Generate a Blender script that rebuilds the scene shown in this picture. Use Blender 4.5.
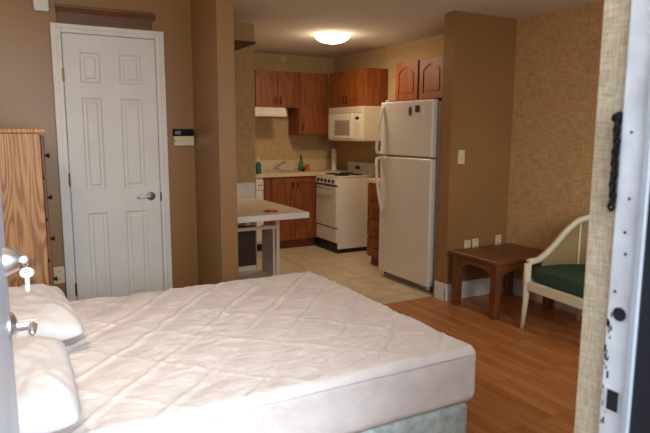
import bpy, bmesh, math, random
from mathutils import Vector, Matrix, noise
PI = math.pi
for o in list(bpy.data.objects):
    bpy.data.objects.remove(o)
S = bpy.context.scene
COL = S.collection

# ---------------------------------------------------------------- camera
YAW, PIT, ROLL = math.radians(28.824), math.radians(8.349), math.radians(0.199)
fw = Vector((math.sin(YAW)*math.cos(PIT), math.cos(YAW)*math.cos(PIT), -math.sin(PIT)))
rt = Vector((math.cos(YAW), -math.sin(YAW), 0)); up = rt.cross(fw)
r2 = math.cos(ROLL)*rt + math.sin(ROLL)*up; u2 = -math.sin(ROLL)*rt + math.cos(ROLL)*up
cam = bpy.data.cameras.new('camera'); cam.sensor_width = 36; cam.lens = 581.2/650*36
cam.clip_start = 0.02
cam.dof.use_dof = True; cam.dof.focus_distance = 3.0; cam.dof.aperture_fstop = 5.6
co = bpy.data.objects.new('camera', cam); COL.objects.link(co)
m3 = Matrix((r2, u2, -fw)).transposed()
co.matrix_world = Matrix.Translation((0, 0, 1.4)) @ m3.to_4x4()
S.camera = co

# ---------------------------------------------------------------- world, light, exposure
def lin(c):
    return tuple(((v/255)/12.92 if v/255 <= .04045 else ((v/255+.055)/1.055)**2.4) for v in c)
w = bpy.data.worlds.new('world'); S.world = w; w.use_nodes = True
bg = w.node_tree.nodes['Background']; bg.inputs[0].default_value = (.62, .78, 1, 1); bg.inputs[1].default_value = 1.0
def area(name, loc, aim, sx, sy, power, col):
    l = bpy.data.lights.new(name, 'AREA'); l.shape = 'RECTANGLE'; l.size = sx; l.size_y = sy; l.energy = power; l.color = col
    o = bpy.data.objects.new(name, l); COL.objects.link(o); o.location = loc
    o.rotation_euler = (Vector(aim)-Vector(loc)).to_track_quat('-Z', 'Y').to_euler(); return o
area('daylight_outside_doorway', (0.3, -1.5, 3.0), (0.55, 2.2, 0.5), 1.8, 1.6, 120, (.88, .94, 1))
area('daylight_outside_doorway_low', (0.7, -2.0, 1.7), (0.5, 2.2, 1.1), 1.6, 1.6, 90, (.90, .95, 1))
area('added_window_fill', (2.45, -0.5, 1.9), (2.3, 3.0, 0.6), 2.0, 1.6, 22, (1, .86, .68))  # warm fill light added behind the unseen window
S.view_settings.view_transform = 'Standard'; S.view_settings.look = 'None'
S.view_settings.gamma = 1; S.view_settings.use_curve_mapping = False
S.view_settings.exposure = 0.0

# ---------------------------------------------------------------- materials
def nt(name):
    m = bpy.data.materials.new(name); m.use_nodes = True
    t = m.node_tree; b = t.nodes['Principled BSDF']
    return m, t, b
def N(t, kind, **kw):
    n = t.nodes.new(kind)
    for k, v in kw.items():
        if k in n.inputs.keys(): n.inputs[k].default_value = v
        else: setattr(n, k, v)
    return n
def coords(t, scale=(1, 1, 1), rot=(0, 0, 0), loc=(0, 0, 0)):
    tc = N(t, 'ShaderNodeTexCoord'); mp = N(t, 'ShaderNodeMapping')
    mp.inputs['Scale'].default_value = scale; mp.inputs['Rotation'].default_value = rot; mp.inputs['Location'].default_value = loc
    t.links.new(tc.outputs['Object'], mp.inputs['Vector']); return mp.outputs['Vector']
def ramp(t, fac, stops):
    r = N(t, 'ShaderNodeValToRGB'); e = r.color_ramp.elements
    while len(e) < len(stops): e.new(.5)
    for i, (p, c) in enumerate(stops):
        e[i].position = p; e[i].color = (*lin(c), 1)
    t.links.new(fac, r.inputs['Fac']); return r.outputs['Color']
def bump(t, b, h, strength=.3, dist=.01):
    n = N(t, 'ShaderNodeBump'); n.inputs['Strength'].default_value = strength; n.inputs['Distance'].default_value = dist
    t.links.new(h, n.inputs['Height']); t.links.new(n.outputs['Normal'], b.inputs['Normal'])
def plain(name, c, rough=.5, metal=0, var=.06, scale=6, bmp=0, bscale=60, spec=None):
    m, t, b = nt(name); b.inputs['Roughness'].default_value = rough; b.inputs['Metallic'].default_value = metal
    if spec is not None: b.inputs['Specular IOR Level'].default_value = spec
    v = coords(t); n = N(t, 'ShaderNodeTexNoise'); n.inputs['Scale'].default_value = scale; n.inputs['Detail'].default_value = 4
    t.links.new(v, n.inputs['Vector'])
    lo = tuple(max(0, x*(1-var)) for x in c); hi = tuple(min(255, x*(1+var)) for x in c)
    t.links.new(ramp(t, n.outputs['Fac'], [(.3, lo), (.7, hi)]), b.inputs['Base Color'])
    if bmp:
        n2 = N(t, 'ShaderNodeTexNoise'); n2.inputs['Scale'].default_value = bscale; n2.inputs['Detail'].default_value = 3
        t.links.new(v, n2.inputs['Vector']); bump(t, b, n2.outputs['Fac'], bmp)
    return m
def weave(name, lo, hi, s1=18, s2=260, rough=.85, bmp=.35):
    m, t, b = nt(name); b.inputs['Roughness'].default_value = rough
    outs = []
    for sc in ((s1, s1, s2), (s2, s2, s1)):
        v = coords(t, sc); n = N(t, 'ShaderNodeTexNoise'); n.inputs['Scale'].default_value = 1; n.inputs['Detail'].default_value = 2
        t.links.new(v, n.inputs['Vector']); outs.append(n.outputs['Fac'])
    mx = N(t, 'ShaderNodeMath', operation='ADD'); t.links.new(outs[0], mx.inputs[0]); t.links.new(outs[1], mx.inputs[1])
    v = coords(t, (5, 5, 5)); n3 = N(t, 'ShaderNodeTexNoise'); n3.inputs['Scale'].default_value = 1; t.links.new(v, n3.inputs['Vector'])
    mm = N(t, 'ShaderNodeMath', operation='MULTIPLY_ADD'); t.links.new(n3.outputs['Fac'], mm.inputs[0]); mm.inputs[1].default_value = .25
    t.links.new(mx.outputs[0], mm.inputs[2])
    ml = N(t, 'ShaderNodeMath', operation='MULTIPLY'); t.links.new(mm.outputs[0], ml.inputs[0]); ml.inputs[1].default_value = .45
    t.links.new(ramp(t, ml.outputs[0], [(.36, lo), (.64, hi)]), b.inputs['Base Color'])
    bump(t, b, mx.outputs[0], bmp, .004); return m
def wood(name, cols, axis='Z', rough=.4, grain=34, ring=6, dist=5):
    m, t, b = nt(name); b.inputs['Roughness'].default_value = rough
    i = 'XYZ'.index(axis); sc = [1.0, 1.0, 1.0]; sc[i] = .16
    v = coords(t, tuple(sc)); wv = N(t, 'ShaderNodeTexNoise'); wv.inputs['Scale'].default_value = ring
    wv.inputs['Detail'].default_value = 2; wv.inputs['Distortion'].default_value = .6
    t.links.new(v, wv.inputs['Vector'])
    mul = N(t, 'ShaderNodeMath', operation='MULTIPLY'); t.links.new(wv.outputs['Fac'], mul.inputs[0]); mul.inputs[1].default_value = dist
    fr = N(t, 'ShaderNodeMath', operation='PINGPONG'); t.links.new(mul.outputs[0], fr.inputs[0]); fr.inputs[1].default_value = .5
    sc2 = [grain*4]*3; sc2[i] = grain*.12
    v2 = coords(t, tuple(sc2)); n2 = N(t, 'ShaderNodeTexNoise'); n2.inputs['Scale'].default_value = 1; n2.inputs['Detail'].default_value = 3
    t.links.new(v2, n2.inputs['Vector'])
    ad = N(t, 'ShaderNodeMath', operation='ADD'); t.links.new(fr.outputs[0], ad.inputs[0]); t.links.new(n2.outputs['Fac'], ad.inputs[1])
    k = N(t, 'ShaderNodeMath', operation='MULTIPLY'); t.links.new(ad.outputs[0], k.inputs[0]); k.inputs[1].default_value = .85
    n = len(cols)
    t.links.new(ramp(t, k.outputs[0], [(.3+.45*j/(n-1), c) for j, c in enumerate(cols)]), b.inputs['Base Color'])
    bump(t, b, n2.outputs['Fac'], .08, .002); return m
def laminate():
    m, t, b = nt('laminate_floor'); b.inputs['Roughness'].default_value = .36
    v = coords(t, (1, 1, 1), (0, 0, PI/2))
    br = N(t, 'ShaderNodeTexBrick', offset=.37, offset_frequency=1, squash=1.0)
    br.inputs['Scale'].default_value = 1; br.inputs['Brick Width'].default_value = .42; br.inputs['Row Height'].default_value = .066
    br.inputs['Mortar Size'].default_value = .0012; br.inputs['Mortar Smooth'].default_value = .2; br.inputs['Bias'].default_value = 0
    br.inputs['Color1'].default_value = (*lin((200, 134, 78)), 1); br.inputs['Color2'].default_value = (*lin((172, 106, 56)), 1)
    br.inputs['Mortar'].default_value = (*lin((130, 76, 40)), 1)
    t.links.new(v, br.inputs['Vector'])
    v2 = coords(t, (60, 3, 1)); n = N(t, 'ShaderNodeTexNoise'); n.inputs['Scale'].default_value = 1; n.inputs['Detail'].default_value = 4
    t.links.new(v2, n.inputs['Vector'])
    mix = N(t, 'ShaderNodeMix', data_type='RGBA', blend_type='MULTIPLY'); mix.inputs['Factor'].default_value = .55
    t.links.new(br.outputs['Color'], mix.inputs[6])
    t.links.new(ramp(t, n.outputs['Fac'], [(.3, (190, 180, 170)), (.7, (255, 255, 255))]), mix.inputs[7])
    t.links.new(mix.outputs[2], b.inputs['Base Color']); return m
def tiles(name, c1, c2, mortar, w_, rot=(0, 0, 0), rough=.35, ms=.004):
    m, t, b = nt(name); b.inputs['Roughness'].default_value = rough
    v = coords(t, (1, 1, 1), rot); br = N(t, 'ShaderNodeTexBrick', offset=0.0)
    br.inputs['Scale'].default_value = 1; br.inputs['Brick Width'].default_value = w_; br.inputs['Row Height'].default_value = w_
    br.inputs['Mortar Size'].default_value = ms; br.inputs['Mortar Smooth'].default_value = .3
    br.inputs['Color1'].default_value = (*lin(c1), 1); br.inputs['Color2'].default_value = (*lin(c2), 1); br.inputs['Mortar'].default_value = (*lin(mortar), 1)
    t.links.new(v, br.inputs['Vector'])
    v2 = coords(t, (7, 7, 7)); n = N(t, 'ShaderNodeTexNoise'); n.inputs['Scale'].default_value = 1; n.inputs['Detail'].default_value = 5
    t.links.new(v2, n.inputs['Vector'])
    mix = N(t, 'ShaderNodeMix', data_type='RGBA', blend_type='MULTIPLY'); mix.inputs['Factor'].default_value = .6
    t.links.new(br.outputs['Color'], mix.inputs[6])
    t.links.new(ramp(t, n.outputs['Fac'], [(.3, (205, 195, 180)), (.7, (255, 255, 255))]), mix.inputs[7])
    t.links.new(mix.outputs[2], b.inputs['Base Color']); bump(t, b, br.outputs['Fac'], -.15, .003); return m
def emis(name, c, s):
    m, t, b = nt(name); b.inputs['Base Color'].default_value = (*lin(c), 1)
    b.inputs['Emission Color'].default_value = (*lin(c), 1); b.inputs['Emission Strength'].default_value = s; return m
def caning(name):
    m, t, b = nt(name); b.inputs['Roughness'].default_value = .6
    b.inputs['Base Color'].default_value = (*lin((176, 150, 104)), 1)
    v = coords(t, (1, 1, 1)); vo = N(t, 'ShaderNodeTexVoronoi'); vo.inputs['Scale'].default_value = 300
    t.links.new(v, vo.inputs['Vector'])
    g = N(t, 'ShaderNodeMath', operation='GREATER_THAN'); t.links.new(vo.outputs['Distance'], g.inputs[0]); g.inputs[1].default_value = .46
    a = N(t, 'ShaderNodeMath', operation='MULTIPLY_ADD'); t.links.new(g.outputs[0], a.inputs[0]); a.inputs[1].default_value = .45; a.inputs[2].default_value = .2
    t.links.new(a.outputs[0], b.inputs['Alpha']); return m

M = {}
M['burlap'] = weave('burlap_wallpaper', (172, 132, 82), (210, 172, 120), 12, 120)
M['burlap_daylit'] = weave('daylit_burlap_wallpaper', (160, 144, 118), (202, 188, 160), 34, 300)  # same burlap, doorway daylight put into a paler, greyer colour
M['kitchen_paper'] = weave('kitchen_wallpaper', (172, 140, 92), (204, 176, 128), 14, 170, bmp=.15)
M['brown_wall'] = plain('brown_wall_paint', (150, 113, 68), .38, var=.03, scale=2, bmp=.03, bscale=120)
M['ceiling'] = plain('textured_ceiling', (226, 217, 204), .95, var=.05, scale=120, bmp=.5, bscale=150)
M['laminate'] = laminate()
M['tile'] = tiles('beige_floor_tile', (218, 202, 174), (208, 190, 160), (164, 146, 120), .33)
M['white'] = plain('white_paint', (222, 221, 216), .45, var=.015)
M['trim'] = plain('white_trim_paint', (224, 222, 216), .4, var=.02)
M['jamb'] = plain('scuffed_white_jamb', (208, 214, 220), .5, var=.07, scale=18)
M['stripgrey'] = plain('grey_weather_seal', (165, 172, 182), .5)
M['navy'] = plain('navy_exterior_paint', (12, 15, 27), .5, var=.2, scale=30)
M['sheet'] = plain('white_quilted_cotton', (230, 225, 223), .9, var=.03, scale=10, bmp=.4, bscale=42)
M['pillow'] = plain('white_pillow_cotton', (226, 226, 228), .9, var=.02, bmp=.15, bscale=14)
M['oak'] = wood('golden_oak_veneer', [(182, 138, 86), (180, 135, 83), (176, 131, 80), (172, 126, 76), (160, 114, 66), (136, 92, 52)], 'Z', .45, 46, 4, 26)
M['oakdark'] = wood('oak_dresser_front', [(120, 74, 38), (92, 54, 28)], 'Z', .45)
M['cherry'] = wood('reddish_cabinet_wood', [(150, 84, 32), (138, 74, 26), (120, 61, 20)], 'Z', .5)
M['cherrydark'] = wood('cabinet_recess_wood', [(112, 62, 32), (98, 52, 26)], 'Z', .45)
M['walnut'] = wood('brown_table_wood', [(130, 80, 44), (118, 70, 37), (104, 60, 31)], 'Y', .34)
M['walnutz'] = wood('brown_table_leg_wood', [(126, 76, 42), (114, 67, 35), (100, 57, 29)], 'Z', .3)
M['ledge'] = wood('dark_ledge_wood', [(118, 80, 46), (98, 66, 38)], 'X', .4)
M['darkwood'] = wood('dark_brown_panel_wood', [(88, 56, 34), (66, 42, 26)], 'Z', .5)
M['appl'] = plain('almond_white_enamel', (222, 214, 200), .3, var=.01)
M['appl2'] = plain('cream_plastic', (216, 205, 184), .4, var=.02)
M['blackmatte'] = plain('matte_black_iron', (10, 9, 9), .7, var=.1, spec=.2)
M['black'] = plain('black_enamel', (20, 18, 18), .35, var=.1)
M['greyglass'] = plain('grey_oven_window', (158, 142, 122), .25, var=.04)
M['counter'] = plain('beige_laminate_counter', (212, 188, 146), .4, var=.05, scale=90)
M['tablewhite'] = plain('off_white_laminate', (226, 214, 192), .35, var=.02)
M['tablewarmlit'] = plain('warm_lit_laminate_top', (212, 192, 160), .3, var=.03)  # white laminate with the warm light on the top put into its colour
M['steel'] = plain('brushed_steel', (214, 214, 216), .36, 1, var=.05, scale=60)
M['brass'] = plain('aged_brass', (150, 122, 66), .35, 1, var=.1)
M['darkmetal'] = plain('dark_bronze_metal', (48, 36, 28), .4, .8, var=.1)
M['ivory'] = plain('ivory_plastic', (218, 204, 168), .4, var=.01)
M['chairwood'] = plain('cream_painted_rattan_wood', (214, 204, 174), .45, var=.03, scale=20)
M['green'] = plain('dark_green_cushion_fabric', (38, 64, 46), .85, var=.14, scale=60, bmp=.2, bscale=200)
M['cane'] = caning('woven_cane')
M['teal'] = plain('pale_blue_ticking', (188, 206, 203), .7, var=.10, scale=24, bmp=1, bscale=22)
M['lens'] = emis('lit_glass_dome', (255, 232, 196), 12)
M['bluesoap'] = plain('blue_green_soap', (30, 104, 110), .2, var=.2)
M['greenb'] = plain('green_bottle_plastic', (52, 132, 56), .25)
M['pink'] = plain('pink_sponge', (206, 96, 92), .9)
M['red'] = plain('red_plastic', (176, 50, 34), .5)
M['paper'] = plain('white_paper', (230, 222, 206), .9)
M['magbrown'] = plain('brown_magnet', (92, 62, 44), .5, var=.4, scale=60)
M['magdark'] = plain('dark_photo_magnet', (52, 46, 48), .4, var=.4, scale=80)
M['display'] = plain('dark_display', (12, 13, 16), .6, spec=.2)
M['lcd'] = plain('grey_display_readout', (120, 128, 132), .5)
M['concrete'] = plain('concrete', (150, 146, 140), .9, var=.08)

# ---------------------------------------------------------------- helpers
OFF = {}
def newbm(): return bmesh.new()
def bx(bm, lo, hi, bev=0, seg=2):
    c = [(a+b)/2 for a, b in zip(lo, hi)]; s = [abs(b-a) for a, b in zip(lo, hi)]
    r = bmesh.ops.create_cube(bm, size=1, matrix=Matrix.Translation(c) @ Matrix.Diagonal((*s, 1)))
    if bev:
        es = list({e for v in r['verts'] for e in v.link_edges})
        bmesh.ops.bevel(bm, geom=es, offset=min(bev, min(s)*.45), segments=seg, profile=.5, affect='EDGES')
    return bm
def cyl(bm, p, q, r, r1=None, seg=20):
    p, q = Vector(p), Vector(q); d = q-p
    m = Matrix.Translation((p+q)/2) @ d.to_track_quat('Z', 'Y').to_matrix().to_4x4()
    bmesh.ops.create_cone(bm, cap_ends=True, segments=seg, radius1=r, radius2=r if r1 is None else r1, depth=d.length, matrix=m); return bm
def tube(bm, pts, rad, seg=10, flat=None):
    pts = [Vector(p) for p in pts]; rings = []; n = len(pts); prev = None
    for i, p in enumerate(pts):
        d = (pts[min(i+1, n-1)]-pts[max(i-1, 0)]).normalized()
        if prev is None:
            a = d.orthogonal().normalized()
        else:
            a = (prev - d*prev.dot(d)).normalized()
        prev = a; b = d.cross(a); r = rad[i] if isinstance(rad, (list, tuple)) else rad
        rings.append([bm.verts.new(p + a*math.cos(2*PI*k/seg)*r + b*math.sin(2*PI*k/seg)*r) for k in range(seg)])
    for i in range(n-1):
        for k in range(seg):
            bm.faces.new((rings[i][k], rings[i][(k+1) % seg], rings[i+1][(k+1) % seg], rings[i+1][k]))
    bm.faces.new(rings[0][::-1]); bm.faces.new(rings[-1]); return bm
def lathe(bm, prof, c, axis='Z', seg=28):
    rings = []
    for r, h in prof:
        ring = []
        for k in range(seg):
            a = 2*PI*k/seg; x, y = r*math.cos(a), r*math.sin(a)
            p = {'Z': (x, y, h), 'X': (h, x, y), 'Y': (y, h, x)}[axis]
            ring.append(bm.verts.new(Vector(c)+Vector(p)))
        rings.append(ring)
    for i in range(len(rings)-1):
        for k in range(seg):
            bm.faces.new((rings[i][k], rings[i][(k+1) % seg], rings[i+1][(k+1) % seg], rings[i+1][k]))
    bm.faces.new(rings[0][::-1]); bm.faces.new(rings[-1]); return bm
def prism(bm, pts, d0, d1, f):
    a = [bm.verts.new(f(u, v, d0)) for u, v in pts]; b = [bm.verts.new(f(u, v, d1)) for u, v in pts]
    n = len(pts)
    bm.faces.new(a[::-1]); bm.faces.new(b)
    for i in range(n): bm.faces.new((a[i], a[(i+1) % n], b[(i+1) % n], b[i]))
    return bm
def torus(bm, c, R, r, mat=None, seg=18, s2=8, sy=1):
    c = Vector(c); mat = mat or Matrix.Identity(3); vs = []
    for i in range(seg):
        a = 2*PI*i/seg
        vs.append([bm.verts.new(c + mat @ Vector(((R+r*math.cos(2*PI*k/s2))*math.cos(a), (R+r*math.cos(2*PI*k/s2))*math.sin(a)*sy, r*math.sin(2*PI*k/s2)))) for k in range(s2)])
    for i in range(seg):
        for k in range(s2):
            bm.faces.new((vs[i][k], vs[(i+1) % seg][k], vs[(i+1) % seg][(k+1) % s2], vs[i][(k+1) % s2]))
    return bm
def obj(name, bm, mat, parent=None, smooth=False, off=None):
    if off is None: off = OFF.get(parent.name, Vector((0, 0, 0))) if parent else Vector((0, 0, 0))
    bmesh.ops.recalc_face_normals(bm, faces=bm.faces)
    if off.length: bmesh.ops.translate(bm, verts=bm.verts, vec=-off)
    me = bpy.data.meshes.new(name); bm.to_mesh(me); bm.free(); me.materials.append(M[mat] if isinstance(mat, str) else mat)
    if smooth:
        for p in me.polygons: p.use_smooth = True
    o = bpy.data.objects.new(name, me); COL.objects.link(o)
    if parent: o.parent = parent; OFF[o.name] = off
    return o
def sharp(o, ang=35):
    me = o.data
    for p in me.polygons: p.use_smooth = True
    b = bmesh.new(); b.from_mesh(me)
    for e in b.edges:
        if len(e.link_faces) == 2 and e.calc_face_angle(0) > math.radians(ang): e.smooth = False
    b.to_mesh(me); b.free(); return o
def tag(o, label, cat, group=None):
    o['label'] = label; o['category'] = cat
    if group: o['group'] = group
    return o
def thing(name, label, cat, loc, group=None, rz=0):
    o = bpy.data.objects.new(name, None); o.empty_display_size = .1; COL.objects.link(o); o.location = loc; o.rotation_euler.z = rz
    OFF[o.name] = Vector(loc) if not rz else Vector((0, 0, 0))
    return tag(o, label, cat, group)
def single(name, bm, mat, label, cat, group=None, base=None, smooth=False):
    off = Vector(base) if base else Vector((0, 0, 0))
    o = obj(name, bm, mat, None, smooth, off); o.location = off; return tag(o, label, cat, group)
def struct(name, bm, mat, parent=None):
    o = obj(name, bm, mat, parent)
    if not parent: o['kind'] = 'structure'
    return o
B = lambda lo, hi, bev=0: bx(newbm(), lo, hi, bev)

# ---------------------------------------------------------------- setting
CZ = 2.332; XR = 3.825; XL = -.34; YD = 4.2; YK = 6.69; YS = 3.80
struct('floor', B((XL-.1, .5, -.06), (XR+.1, YS, 0)), 'laminate')
struct('floor_kitchen', B((XL-.1, YS, -.06), (XR+.1, YK+.1, 0)), 'tile')
struct('floor_entry', B((-3, -3.5, -.06), (6, .5, 0)), 'concrete')
struct('ceiling', B((XL-.1, .5, CZ), (XR+.1, YK+.1, CZ+.08)), 'ceiling')
struct('wall_right', B((XR, .5, 0), (XR+.1, YK+.1, CZ)), 'burlap')
struct('wall_left', B((XL-.1, .5, 0), (XL, YD+.1, CZ)), 'brown_wall')
struct('wall_closet', B((XL, YD, 0), (1.335, YD+.1, CZ)), 'brown_wall')
struct('wall_pier', B((1.222, 3.64, 0), (1.337, YD, CZ)), 'brown_wall')
struct('wall_partition', B((3.152, 3.64, 0), (XR, 3.76, CZ)), 'brown_wall')
struct('wall_kitchen_left', B((1.25, YD+.1, 0), (1.342, YK+.1, CZ)), 'kitchen_paper')
struct('wall_kitchen_back', B((1.342, YK, 0), (XR, YK+.1, CZ)), 'kitchen_paper')
struct('wall_kitchen_right', B((XR-.012, 3.76, 0), (XR, YK, CZ)), 'kitchen_paper')
struct('wall_kitchen_stub', B((1.342, 4.95, 0), (2.003, 5.06, CZ)), 'kitchen_paper')
# entry wall with doorway; its unseen window is added for fill light
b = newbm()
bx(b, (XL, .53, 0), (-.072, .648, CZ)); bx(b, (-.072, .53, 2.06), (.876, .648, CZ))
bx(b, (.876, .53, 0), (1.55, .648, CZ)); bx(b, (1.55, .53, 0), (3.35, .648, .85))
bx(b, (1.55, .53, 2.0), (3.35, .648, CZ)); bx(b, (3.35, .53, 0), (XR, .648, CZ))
struct('wall_entry', b, 'burlap_daylit')
b = newbm()
for lo, hi in (((1.55, .55, .85), (1.6, .62, 2.0)), ((3.3, .55, .85), (3.35, .62, 2.0)), ((1.6, .55, .85), (3.3, .62, .9)), ((1.6, .55, 1.95), (3.3, .62, 2.0)), ((2.43, .56, .9), (2.47, .61, 1.95))):
    bx(b, lo, hi, .004)
struct('added_window_1', b, 'trim')
# entry door frame
b = newbm()
bx(b, (.869, .541, 0), (.905, .597, 2.06), .003)
struct('trim_1', b, 'jamb')
t1 = bpy.data.objects['trim_1']
obj('weather_seal', B((.862, .541, 0), (.870, .553, 2.04), .002), 'stripgrey', t1)['label'] = 'grey weather seal strip'
b = newbm(); cyl(b, (.8695, .574, 1.104), (.8675, .574, 1.104), .0115, seg=24)
obj('deadbolt_hole', b, 'black', t1)['label'] = 'round black deadbolt hole'
b = newbm(); bx(b, (.8670, .562, .930), (.8695, .590, .975), .001)
pl = obj('strike_plate', b, 'jamb', t1)
obj('latch_hole', B((.8655, .563, .937), (.8670, .583, .972)), 'black', pl)
random.seed(4)
for (y, z) in ((.578, 1.40), (.573, 1.295), (.576, 1.24), (.572, 1.205), (.585, 1.14)):
    b = newbm(); cyl(b, (.8695, y, z), (.8682, y, z), .0024, seg=10); obj('screw', b, 'darkmetal', t1)
b = newbm()
for k in range(26):
    z = random.uniform(.90, 1.10); y = random.uniform(.586, .5955); s = random.uniform(.0012, .005)
    bx(b, (.8684, y-s*.35, z-s*1.3), (.8692, y+s*.35, z+s*1.3))
obj('chipped_paint', b, 'darkmetal', t1)['label'] = 'dark chips in the white paint'
struct('trim_2', B((.868, .40, 0), (1.0, .541, 2.1), .003), 'navy')
struct('trim_3', B((-.105, .541, 0), (-.0725, .60, 2.06), .003), 'jamb')
# baseboards
def baseboard(name, lo, hi, ax, sgn):
    b = newbm(); bx(b, lo, hi, .003)
    l2, h2 = list(lo), list(hi)
    if ax == 1:
        if sgn < 0: l2[1] -= .004
        else: h2[1] += .004
    else:
        if sgn < 0: l2[0] -= .004
        else: h2[0] += .004
    h2[2] = hi[2]*.72; bx(b, l2, h2, .003)
    return struct(name, b, 'trim')
baseboard('baseboard_partition', (3.138, 3.625, 0), (XR, 3.64, .145), 1, -1)
struct('baseboard_partition_end', B((3.137, 3.6405, 0), (3.151, 3.765, .145), .003), 'trim')
baseboard('baseboard_right', (XR-.015, .66, 0), (XR, 3.62, .145), 0, -1)
baseboard('baseboard_closet', (XL, YD-.015, 0), (.31, YD, .12), 1, -1)
baseboard('baseboard_closet_side', (1.03, YD-.015, 0), (1.212, YD, .12), 1, -1)

# closet door: six panels
def closet_door():
    f = lambda u, v, d: Vector((u, YD-d, v))
    b = newbm()
    bx(b, (.375, YD-.012, .012), (.957, YD-.001, 2.015))
    cols = [(.375, .47), (.598, .716), (.862, .957)]
    rows = [(.012, .235), (.845, 1.005), (1.615, 1.71), (1.905, 2.015)]
    for x0, x1 in cols: bx(b, (x0, YD-.022, .012), (x1, YD-.012, 2.015))
    for z0, z1 in rows:
        for x0, x1 in ((.47, .598), (.716, .862)): bx(b, (x0, YD-.022, z0), (x1, YD-.012, z1))
    d = struct('door_1', b, 'white')
    for x0, x1 in ((.47, .598), (.716, .862)):
        for z0, z1 in ((.235, .845), (1.005, 1.615), (1.71, 1.905)):
            b = newbm()
            # bevelled recess moulding then raised field
            for (i0, i1, d0, d1) in ((0, .012, .022, .0125), (.024, .036, .0125, .0205)):
                o_ = [(x0+i0, z0+i0), (x1-i0, z0+i0), (x1-i0, z1-i0), (x0+i0, z1-i0)]
                i_ = [(x0+i1, z0+i1), (x1-i1, z0+i1), (x1-i1, z1-i1), (x0+i1, z1-i1)]
                A = [b.verts.new(f(u, v, d0)) for u, v in o_]; C_ = [b.verts.new(f(u, v, d1)) for u, v in i_]
                for k in range(4): b.faces.new((A[k], A[(k+1) % 4], C_[(k+1) % 4], C_[k]))
            b.faces.new(C_)
            obj('door_panel', b, 'white', d)
    b = newbm()   # casing, two steps
    for (g, h, t) in ((.006, .060, .018), (.032, .066, .025)):
        bx(b, (.375-h, YD-t, 0), (.375-g, YD-.001, 2.009+h), .004); bx(b, (.957+g, YD-t, 0), (.957+h, YD-.001, 2.009+h), .004)
        bx(b, (.375-g, YD-t, 2.015+g), (.957+g, YD-.001, 2.009+h), .004)
    obj('door_frame', b, 'trim', d)
    b = newbm()
    bx(b, (.3695, YD-.006, 0), (.3745, YD-.001, 2.02)); bx(b, (.9575, YD-.006, 0), (.9625, YD-.001, 2.02)); bx(b, (.3695, YD-.006, 2.016), (.9625, YD-.001, 2.0205))
    obj('door_gap', b, 'stripgrey', d)
    for z in (1.754, 1.075, .33):
        b = newbm(); cyl(b, (.370, YD-.028, z-.043), (.370, YD-.028, z+.043), .006, seg=12); bx(b, (.363, YD-.026, z-.04), (.372, YD-.02, z+.04))
        obj('hinge', b, 'brass', d)
    b = newbm(); lathe(b, [(.001, -.001), (.031, 0), (.031, -.006), (.024, -.012), (.012, -.014), (.011, -.045), (.001, -.046)][1:], (.893, YD-.022, .942), 'Y')
    h = obj('door_handle', b, 'steel', d, True)
    b = newbm(); tube(b, [(.893, YD-.064, .942), (.875, YD-.068, .945), (.84, YD-.068, .948), (.805, YD-.066, .942), (.79, YD-.062, .936)], [.010, .0095, .008, .007, .005])
    obj('lever', b, 'steel', h, True)
    b = newbm(); bx(b, (.957, YD-.029, .905), (.966, YD-.022, .965), .001); obj('latch_plate', b, 'darkmetal', d)
closet_door()
# entry door leaf, opened into the room
ed = bpy.data.objects.new('door_2', None); COL.objects.link(ed); ed['kind'] = 'structure'
ed.location = (-.066, .612, 0); ed.rotation_euler.z = -math.radians(3.6)
OFF['door_2'] = Vector((0, 0, 0))
L = .87
b = newbm(); bx(b, (-.044, 0, .012), (0, L, 2.04), .002); obj('door_leaf', b, plain('pale_blue_grey_door_paint', (190, 202, 220), .4, var=.04), ed)
b = newbm(); lathe(b, [(.033, 0), (.033, .004), (.024, .024), (.021, .029), (.001, .029)], (0, L-.062, 1.118), 'X'); sharp(obj('deadbolt', b, 'steel', ed))
b = newbm(); lathe(b, [(.033, 0), (.033, .005), (.026, .012), (.0135, .016), (.012, .055), (.001, .056)], (0, L-.062, .970), 'X'); dh = sharp(obj('door_handle', b, 'steel', ed))
b = newbm(); tube(b, [(.046, L-.055, .970), (.047, L-.075, .970), (.047, L-.10, .969), (.047, L-.118, .968), (.046, L-.124, .967)], [.009, .0095, .0085, .0075, .005]); obj('lever', b, 'steel', dh, True)

# ledge over closet door
t = thing('wall_ledge', 'dark brown wooden ledge on the wall directly above the white door', 'shelf', (.66, YD, 2.098))
obj('fascia_board', B((.352, YD-.022, 2.0735), (.945, YD-.001, 2.165), .003), 'ledge', t)
b = newbm(); f = lambda u, v, d: Vector((d, YD-u, v))
prism(b, [(.001, 2.145), (.023, 2.145), (.03, 2.155), (.04, 2.168), (.046, 2.172), (.046, 2.19), (.001, 2.19)], .348, .966, f)
obj('crown_moulding', b, 'ledge', t)
single('chime_box', B((.222, YD-.04, 2.137), (.308, YD-.001, 2.26), .006), 'white', 'small white plastic box high on the wall left of the door', 'wall box', base=(.265, YD, 2.2))
# thermostat
t = thing('thermostat', 'beige and black digital thermostat on the brown wall beside the white door', 'thermostat', (1.12, YD, 1.293))
obj('housing', B((1.068, YD-.032, 1.293), (1.212, YD-.001, 1.362), .004), 'ivory', t)
f_ = obj('display_face', B((1.066, YD-.034, 1.362), (1.21, YD-.001, 1.412), .003), 'display', t); f_['label'] = 'black glossy display strip'
obj('readout', B((1.076, YD-.0355, 1.375), (1.116, YD-.0335, 1.398)), 'lcd', f_)
obj('button', B((1.065, YD-.034, 1.326), (1.085, YD-.0315, 1.332)), 'magbrown', t)
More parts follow.
